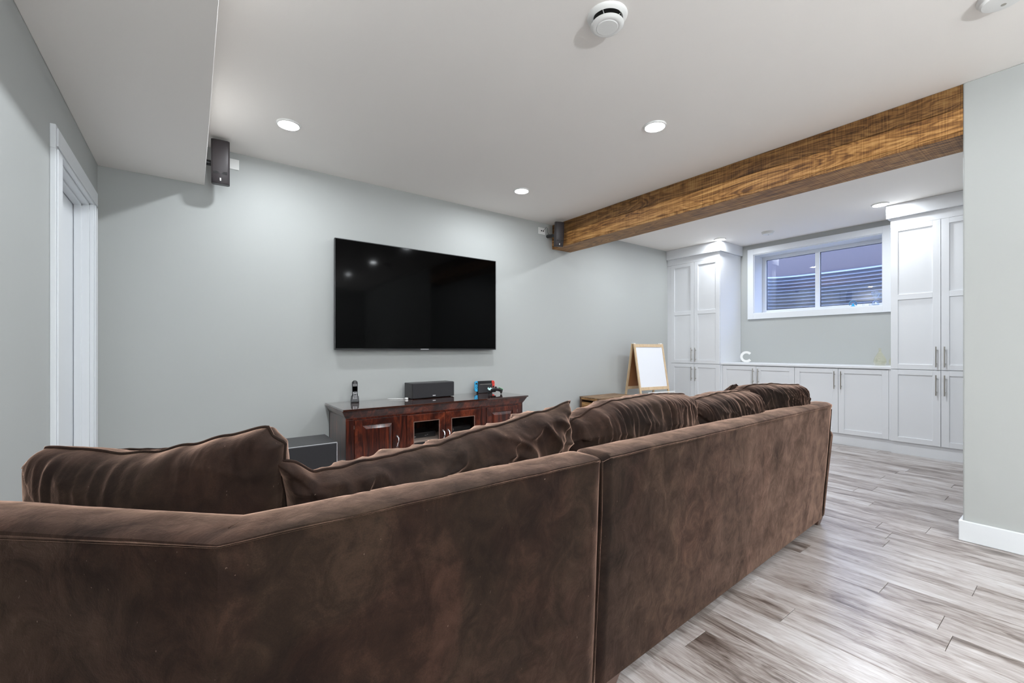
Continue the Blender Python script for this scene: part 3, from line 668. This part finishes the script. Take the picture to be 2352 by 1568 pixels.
# little white plug and lead
t = thing('white_lead', 'short white lead with a plug beside the center speaker', 'cable', (1.47, 3.56, st+.0005))
MB().tube([(1.50, 3.60, st+.004), (1.46, 3.59, st+.005), (1.42, 3.62, st+.006), (1.375, 3.635, st+.006), (1.352, 3.62, st+.005), (1.375, 3.605, st+.004), (1.43, 3.585, st+.004), (1.478, 3.545, st+.006)], .0022, 6).build('cord', 'plastic', t, smooth=True)
MB().box(1.474, 1.496, 3.520, 3.545, st+.0006, st+.016).build('plug', 'plastic', t, bevel=.003)

# subwoofer
t = thing('subwoofer', 'black box subwoofer on the floor left of the TV console', 'speaker', (.62, 3.26, 0))
MB().box(.44, .803, 3.102, 3.44, .018, .386).build('subwoofer_cabinet', 'vinyl', t, bevel=.004)
MB().box(.446, .797, 3.088, 3.103, .024, .380).build('subwoofer_grille', 'grille', t, bevel=.005)
fr(MB(lambda a, b, c: (b, 3.0945+a, c)), 0, .007, .441, .802, .019, .385, .0035).build('grille_edge', 'badge', t)
for x in (.47, .775):
    for y in (3.13, 3.41): MB().lathe([(.015, 0), (.018, .018), (.001, .018)], (x, y, 0), 12).build('rubber_foot', 'dark', t)

# ---------------------------------------------------------------- rustic two-drawer chest
t = thing('wooden_chest', 'low rustic wooden chest against the wall left of the easel', 'chest', (4.01, 3.50, 0))
cx0, cx1, cy0, cy1, ctz = 3.700, 4.315, 3.350, 3.652, .466
pw = .026
for x in (cx0, cx1-pw):
    for y in (cy0, cy1-pw): MB().box(x, x+pw, y, y+pw, 0, ctz-.012).build('corner_post', 'rustic_d', t, bevel=.002)
for k in range(3):
    a = cy0+(cy1-cy0)*k/3; MB().box(cx0-.004, cx1+.004, a-.004*(k == 0)+.001, a+(cy1-cy0)/3-.001, ctz-.012, ctz).build('top_board', 'rustic', t, bevel=.0015)
for x in (cx0+.001, cx1-pw+.001):
    MB().box(x, x+.024, cy0+pw, cy1-pw, ctz-.034, ctz-.013).build('side_rail', 'rustic_y', t, bevel=.001); MB().box(x, x+.024, cy0+pw, cy1-pw, .06, .08).build('side_rail', 'rustic_y', t)
    for k in range(4):
        z0 = .082+.081*k; MB().box(x+.009, x+.020, cy0+pw, cy1-pw, z0, z0+.078).build('side_board', 'rustic_y', t, bevel=.001)
MB().box(cx0+pw, cx1-pw, cy0+.002, cy0+.022, ctz-.028, ctz-.013).build('front_rail', 'rustic', t, bevel=.001)
MB().box(cx0+pw, cx1-pw, cy0+.002, cy0+.022, .05, .068).build('front_rail', 'rustic', t)
mdx = (cx0+cx1)/2
MB().box(mdx-.009, mdx+.009, cy0+.002, cy0+.022, .068, ctz-.028).build('middle_post', 'rustic', t, bevel=.001)
MB().box(cx0+pw, cx1-pw, cy0+.05, cy1-.01, .06, .07).build('bottom_board', 'rustic_d', t); MB().box(cx0+.02, cx1-.02, cy1-.012, cy1-.004, .06, ctz-.013).build('back_board', 'rustic_d', t)
for a, b in ((cx0+pw+.002, mdx-.011), (mdx+.011, cx1-pw-.002)):
    m_ = (a+b)/2; zb, zt = .075, ctz-.055
    mb = MB(); y0, y1 = cy0+.006, cy0+.020
    mb.box(a, b, y0, y1, zb, zt-.045).box(a, m_-.045, y0, y1, zt-.045, zt).box(m_+.045, b, y0, y1, zt-.045, zt).box(m_-.045, m_+.045, y0, y1, zt-.014, zt)
    mb.box(a, b, y1, y1+.25, zb, zb+.01).box(a, a+.010, y1, y1+.25, zb, zt-.01).box(b-.010, b, y1, y1+.25, zb, zt-.01)
    mb.build('bin_drawer', 'rustic', t)

# ---------------------------------------------------------------- easel
rz = -math.radians(7.4)
t = thing('easel', "child's wooden A-frame easel with white dry-erase board", 'easel', (4.43, 3.455, 0), (0, 0, rz))
ez = 1.092; ew = .515; sp = .195
def leanf(side):   # local x along board, d = thickness outward, z height; side -1 front, +1 back
    def f(x, d, z):
        u = (ez-z)/ez; return (x, side*(.006+sp*u) + side*d, z)
    return f
for side in (-1, 1):
    F = leanf(side); nm = 'front' if side < 0 else 'back'
    for x in (0, ew-.026):
        MB(F).box(x, x+.026, 0, .018, 0, ez).build('leg', 'pine', t, world=False, bevel=.002)
    MB(F).box(.026, ew-.026, 0, .018, ez-.042, ez-.004).build('rail', 'pine', t, world=False, bevel=.002)
    MB(F).box(.026, ew-.026, 0, .018, .515, .553).build('rail', 'pine', t, world=False, bevel=.002)
    MB(F).box(.026, ew-.026, 0, .018, .10, .14).build('rail', 'pine', t, world=False, bevel=.002)
    MB(F).box(.026, ew-.026, .006, .012, .553, ez-.042).build('dry_erase_board' if side < 0 else 'hardboard_panel', 'board' if side < 0 else 'hard', t, world=False)
    if side < 0: MB(F).box(.026, ew-.026, -.001, .006, .553, ez-.042).build('board_backing', 'hard', t, world=False)
MB().box(.03, ew-.03, -.235, -.125, .44, .452).build('tray', 'pine', t, world=False, bevel=.002)
fr(MB(lambda a, b, c: (b, -.24+a, c)), 0, .010, .028, ew-.028, .43, .500, .010).build('tray_lip', 'plastic', t, world=False)
for x in (.012, ew-.035): MB().box(x-.008, x+.022, -.018, .018, ez-.004, ez+.008).build('top_clip', 'plastic', t, world=False, bevel=.002)

# ---------------------------------------------------------------- sectional sofa
def fbm(p, oct=3):
    s, a = 0, 1
    for _ in range(oct): s += a*noise.noise(p); p = p*2.03; a *= .5
    return s
def sweep_back(path, seed, ends):
    """path: list of (top_x, top_y, bot_x, bot_y, zs). Returns MB for the backrest, seam points"""
    # resample
    P = []
    for i in range(len(path)-1):
        a, b = path[i], path[i+1]; L = math.hypot(b[0]-a[0], b[1]-a[1]); n = max(2, int(L/.018))
        for k in range(n): P.append([a[j]+(b[j]-a[j])*k/n for j in range(6)] + [1 if (k == 0 and i > 0) else 0])
    P.append(list(path[-1])+[0])
    mb = MB(); rings = []; seam = []
    N_ = len(P)
    dirs = []
    for i in range(N_):
        a = P[max(i-1, 0)]; b = P[min(i+1, N_-1)]
        if P[i][6]:
            d1 = Vector((P[i][0]-a[0], P[i][1]-a[1])).normalized(); d2 = Vector((b[0]-P[i][0], b[1]-P[i][1])).normalized()
            n1 = Vector((-d1.y, d1.x)); n2 = Vector((-d2.y, d2.x)); n = (n1+n2); n = n/(n.length_squared/2) ; dirs.append(n)
        else:
            d = Vector((b[0]-a[0], b[1]-a[1]))
            if i+1 < N_ and i > 0 and P[i+1][6]: d = Vector((P[i][0]-a[0], P[i][1]-a[1]))
            if i > 0 and P[i-1][6]: d = Vector((b[0]-P[i][0], b[1]-P[i][1]))
            d.normalize(); dirs.append(Vector((-d.y, d.x)))
    tot = 0
    zr = .719
    for i in range(N_):
        tx, ty, bx, by, zs, zr, _ = P[i]; n = dirs[i]
        # ends: taper the profile for rounded corners
        e = 0
        dl = math.hypot(tx-P[0][0], ty-P[0][1]); dr_ = math.hypot(tx-P[-1][0], ty-P[-1][1])
        if ends[0] and dl < .02: e = 1-dl/.02
        if ends[1] and dr_ < .02: e = 1-dr_/.02
        prof = []
        zb = .045
        for k in range(15):                       # outer face, bottom to seam
            u = k/14; z = zb+(zs-zb)*u; px, py = bx+(tx-bx)*u, by+(ty-by)*u
            w_ = .0045*fbm(Vector((px*2.6+seed, py*2.6, z*2.2)), 4)*math.sin(PI*min(1, u*1.02))
            w_ += .0035*math.sin(PI*u)
            prof.append((px - n.x*w_, py - n.y*w_, z))
        seam.append((tx-n.x*.0008, ty-n.y*.0008, zs))
        for o_, zz in ((-.005, .30), (-.004, .55), (.006, .80), (.022, .95), (.045, 1.0), (.075, .97), (.100, .80), (.118, .45), (.126, 0), (.128, -2.0)):
            h = zr-zs; z = zs+h*zz if zz >= 0 else zs-.10
            wob = .0018*fbm(Vector((tx*9+seed, ty*9, o_*30)), 2)
            prof.append((tx+n.x*o_, ty+n.y*o_, z+wob))
        prof.append((tx+n.x*.130, ty+n.y*.130, .30)); prof.append((tx+n.x*.130, ty+n.y*.130, zb))
        if e > 0:
            c = Vector((tx+n.x*.06, ty+n.y*.06, .38)); q = 1-.5*e*e
            prof = [(c.x+(p[0]-c.x)*(1-.22*e*e), c.y+(p[1]-c.y)*(1-.22*e*e), p[2]-(.012*e*e if p[2] > .6 else -.006*e*e)) for p in prof]
        rings.append(prof)
    mb.ring(rings); return mb, seam
def polybox(poly, z0, z1, name, parent, bev, m='velvet'):
    return MB().prism(poly, z0, z1).build(name, m, parent, bevel=bev, seg=4, smooth='auto')
# left unit: angled corner section plus straight section
ux = .943
ytop = lambda x: .893-.030*(2.92-x)
ybot = lambda x: .945-.0475*(2.93-x)
zst = lambda x: .691+.0065*(2.92-x)
sofaL = thing('sectional_sofa', 'angled corner unit of the brown velvet sectional sofa, nearest left', 'sofa', (.30, 1.30, 0), group=None)
mbk, seam = sweep_back([(-.445, 1.262, -.44, 1.275, .700, .735), (.034, .845, .032, .852, .698, .709), (ux-.004, ytop(ux), ux-.030, ybot(ux)-.002, zst(ux), .716)], 3, (True, True))
mbk.build('backrest', 'velvet', sofaL, smooth='auto')
MB().tube(seam[1:-1], .0016, 6).build('piping', 'velvet', sofaL, smooth=True)
MB().tube([(ux-.006, ytop(ux)+.002, .70), (ux-.010, ytop(ux)+.001, .55), (ux-.022, ybot(ux)-.004, .2), (ux-.030, ybot(ux)-.004, .05)], .0022, 6).build('piping', 'velvet', sofaL, smooth=True)
polyL = [(ux-.012, .985), (ux-.012, 1.76), (-.30, 1.76), (-.44, 1.62), (-.44, 1.40), (-.33, 1.30), (.07, .975)]
polybox(polyL, .05, .25, 'seat_base', sofaL, .02)
polybox(polyL, .252, .40, 'seat_cushion', sofaL, .035)
for x, y in ((.09, .97), (.88, .93), (.88, 1.70), (-.36, 1.66)):
    MB().ring([[(x-.02, y-.02, 0), (x+.02, y-.02, 0), (x+.02, y+.02, 0), (x-.02, y+.02, 0)], [(x-.03, y-.03, .051), (x+.03, y-.03, .051), (x+.03, y+.03, .051), (x-.03, y+.03, .051)]]).build('leg', 'foot', sofaL, bevel=.003)
sofaR = thing('sectional_sofa', 'straight long unit of the brown velvet sectional sofa, beside the walkway', 'sofa', (1.93, 1.35, 0))
mbk, seam = sweep_back([(ux+.004, ytop(ux+.004), ux-.012, ybot(ux), zst(ux), .718), (2.92, ytop(2.92), 2.925, .945, .691, .721)], 11, (True, True))
mbk.build('backrest', 'velvet', sofaR, smooth='auto')
MB().tube(seam[1:-1], .0016, 6).build('piping', 'velvet', sofaR, smooth=True)
MB().tube([(2.918, .897, .68), (2.922, .912, .45), (2.926, .940, .06)], .003, 6).build('piping', 'velvet', sofaR, smooth=True)
polyR = [(ux+.008, .98), (2.86, 1.036), (2.86, 1.76), (ux+.008, 1.76)]
polybox(polyR, .05, .25, 'seat_base', sofaR, .02)
for a, b in ((ux+.010, 1.875), (1.880, 2.858)): polybox([(a, 1.03), (b, 1.03), (b, 1.775), (a, 1.775)], .252, .40, 'seat_cushion', sofaR, .035)
def armring(yb, z, e=0): return [(2.930, yb+e, z), (2.988-e, yb+e, z), (2.988-e, 1.80-e, z), (2.862+e, 1.80-e, z), (2.862+e, 1.036, z), (2.930, 1.036, z)]
MB().ring([armring(.950, .045), armring(.930, .28), armring(.906, .535), armring(.906, .560, .018)]).build('armrest', 'velvet', sofaR, bevel=.012, seg=3, smooth='auto')
for x, y, q in ((ux+.07, .890, 0), (2.935, .985, 0), (2.90, 1.70, 0), (ux+.06, 1.70, 0)):
    MB().ring([[(x-.022, y-.022, 0), (x+.022, y-.022, 0), (x+.022, y+.022, 0), (x-.022, y+.022, 0)], [(x-.034, y-.034, .051), (x+.034, y-.034, .051), (x+.034, y+.034, .051), (x-.034, y+.034, .051)]]).build('leg', 'foot', sofaR, bevel=.003)

# back pillows
def pillow(label, loc, rot, W, Hh, T, top, seed, pleat=1.0, pf=34, name='back_cushion', q=.46, corner=-.030, hollow=.05, crease=1.0, side=.25):
    """loc = centre of bottom edge; local x width, z height, y thickness. top(u) = extra height of the upper edge, u in -1..1"""
    t = thing(name, label, 'cushion', loc, rot, None)
    NU, NV = 150, 96
    sd = seed*17.3
    def outline(u, v):
        x = W/2*u*(1 - hollow*(1-v*v)); z = Hh/2*(v+1)
        z += top(u)*((v+1)/2)**1.5
        # soft corner ears, slightly hollow edges
        z += .0045*noise.noise(Vector((x*24+sd, v, 5)))*(abs(v)**6)*min(1, pleat); x += .003*noise.noise(Vector((z*24+sd, u, 9)))*(abs(u)**6)
        cu = max(0, abs(u)-.86)/.14; cv = max(0, abs(v)-.84)/.16
        r = cu*cv
        x += corner*r*(1 if u > 0 else -1); z += corner*.75*r*(1 if v > 0 else -1)
        return x, z
    def surf(u, v, s):
        x, z = outline(u, v)
        eu = 1-abs(u)**4.2; ev = 1-abs(v)**3.4
        th = T/2*(max(0, eu)**q)*(max(0, ev)**q)
        du = (1-abs(u))*W/2; dv = (1-abs(v))*Hh/2
        d = min(du, dv)
        # pleats run away from the seam
        if du < dv: along = z; across = du; key = 3 if u > 0 else 7
        else: along = x; across = dv; key = 11 if v > 0 else 19
        k = max(0, 1-d/(.42*Hh)); k = k*k*(3-2*k)
        edge = min(1, d/.012)
        L = noise.noise(Vector((along*9+sd, key, s)))
        skew = along + .35*across*L + .25*across*math.sin(along*5+sd)
        rdg = 1-abs(noise.noise(Vector((skew*pf+sd, across*3.0+key, s*3.1))))*2.2
        rdg2 = 1-abs(noise.noise(Vector((skew*pf*2.1+sd, across*5.0+key, s*5.1))))*2.2
        pl = (rdg*.0125 + rdg2*.0050)*k*edge*pleat*(side if du < dv else 1)*(.55+.9*abs(noise.noise(Vector((along*6, key+sd, 2)))))
        # broad sags and drag lines
        big = .010*noise.noise(Vector((x*7+sd, z*8, s*2)))*edge
        cr = (1-abs(noise.noise(Vector((x*6+z*9+sd, z*5-x*4, s*4))))*3)
        cr2 = (1-abs(noise.noise(Vector((x*11-z*6+sd, z*9+x*5, s*7))))*3)
        crz = (.0095*max(0, cr)**2 + .006*max(0, cr2)**2)*edge*(.4+.6*k)*crease
        y = s*(th + (pl+big+crz)*min(1, th/.03))
        return x, y, z
    vs = []; fs = []; idx = {}
    def gv(i, j, s):
        u = -1+2*i/NU; v = -1+2*j/NV
        u = math.copysign(abs(u)**.85, u) ; v = math.copysign(abs(v)**.8, v)
        bd = i in (0, NU) or j in (0, NV)
        key = (i, j, 0 if bd else s)
        if key not in idx:
            if bd: x, z = outline(u, v); y = 0
            else: x, y, z = surf(u, v, s)
            idx[key] = len(vs); vs.append((x, y, z))
        return idx[key]
    for s in (-1, 1):
        for i in range(NU):
            for j in range(NV):
                f = [gv(i, j, s), gv(i+1, j, s), gv(i+1, j+1, s), gv(i, j+1, s)]
                fs.append(f if s < 0 else f[::-1])
    mb = MB(); mb.add(vs, fs); mb.build('cushion_cover', 'velvet', t, world=False, smooth=True, fixn=False)
    loop = [(i, 0) for i in range(0, NU, 2)]+[(NU, j) for j in range(0, NV, 2)]+[(NU-i, NV) for i in range(0, NU, 2)]+[(0, NV-j) for j in range(0, NV, 2)]
    pts = []
    for i, j in loop:
        u = -1+2*i/NU; v = -1+2*j/NV; u = math.copysign(abs(u)**.85, u); v = math.copysign(abs(v)**.8, v)
        x, z = outline(u, v); pts.append((x, .0025*noise.noise(Vector((x*22, z*22, sd))), z+.001))
    MB().tube(pts, .0040, 6, loop=True).build('piping', 'velvet', t, world=False, smooth=True)
    return t
def interp(tbl):
    def f(u):
        for (a, p), (b, q_) in zip(tbl, tbl[1:]):
            if u <= b:
                k = max(0, (u-a)/(b-a)); k = k*k*(3-2*k); return p+(q_-p)*k
        return tbl[-1][1]
    return f
D = math.radians
pillow('plump brown velvet back cushion at far left, in the sofa corner', (-.036, 1.215, .398), (D(5), D(0), D(-36)), .545, .41, .20,
       interp([(-1, -.022), (-.9, .004), (-.6, .0), (-.3, -.010), (-.05, -.008), (.25, .008), (.55, .028), (.85, .046), (1, .050)]), 1, .42, 30, side=.1, crease=.4)
pillow('wide crumpled brown cushion rising to a pointed right corner', (.575, 1.085, .395), (D(6), 0, D(2)), .86, .385, .19,
       interp([(-1, .0), (-.93, -.006), (-.82, -.034), (-.5, -.026), (-.2, -.016), (.3, .014), (.75, .042), (1, .056)]), 2, .75, 20, corner=.014, hollow=.06, crease=2.8, side=.1)
pillow('large pleated brown velvet cushion at the seam of the sofa units', (1.385, 1.115, .398), (D(6), 0, D(1)), .80, .43, .23,
       interp([(-1, -.088), (-.8, -.044), (-.6, -.018), (-.3, .002), (.3, .010), (1, -.004)]), 3, 1.25, 40)
pillow('smaller pleated brown velvet cushion on the right sofa unit', (2.000, 1.105, .398), (D(7), 0, D(-2)), .62, .405, .24,
       interp([(-1, -.022), (-.6, .0), (0, .014), (.6, .014), (1, .004)]), 4, 1.25, 40)
pillow('brown velvet cushion at the far right end of the sofa', (2.525, 1.085, .398), (D(5), 0, D(-14)), .52, .43, .20,
       interp([(-1, -.030), (-.6, .004), (0, .006), (.6, -.004), (1, -.006)]), 5, 1.3, 40)
pillow('brown throw pillow peeking up behind the far right cushions', (2.455, 1.30, .522), (D(4), D(45), D(-10)), .29, .29, .11,
       interp([(-1, 0), (1, 0)]), 6, .8, 30, name='throw_pillow')
pillow('brown throw pillow showing a corner behind the far left cushion', (-.036, 1.43, .402), (D(6), 0, D(-36)), .28, .365, .12,
       interp([(-1, 0), (1, 0)]), 7, .8, 30, name='throw_pillow')
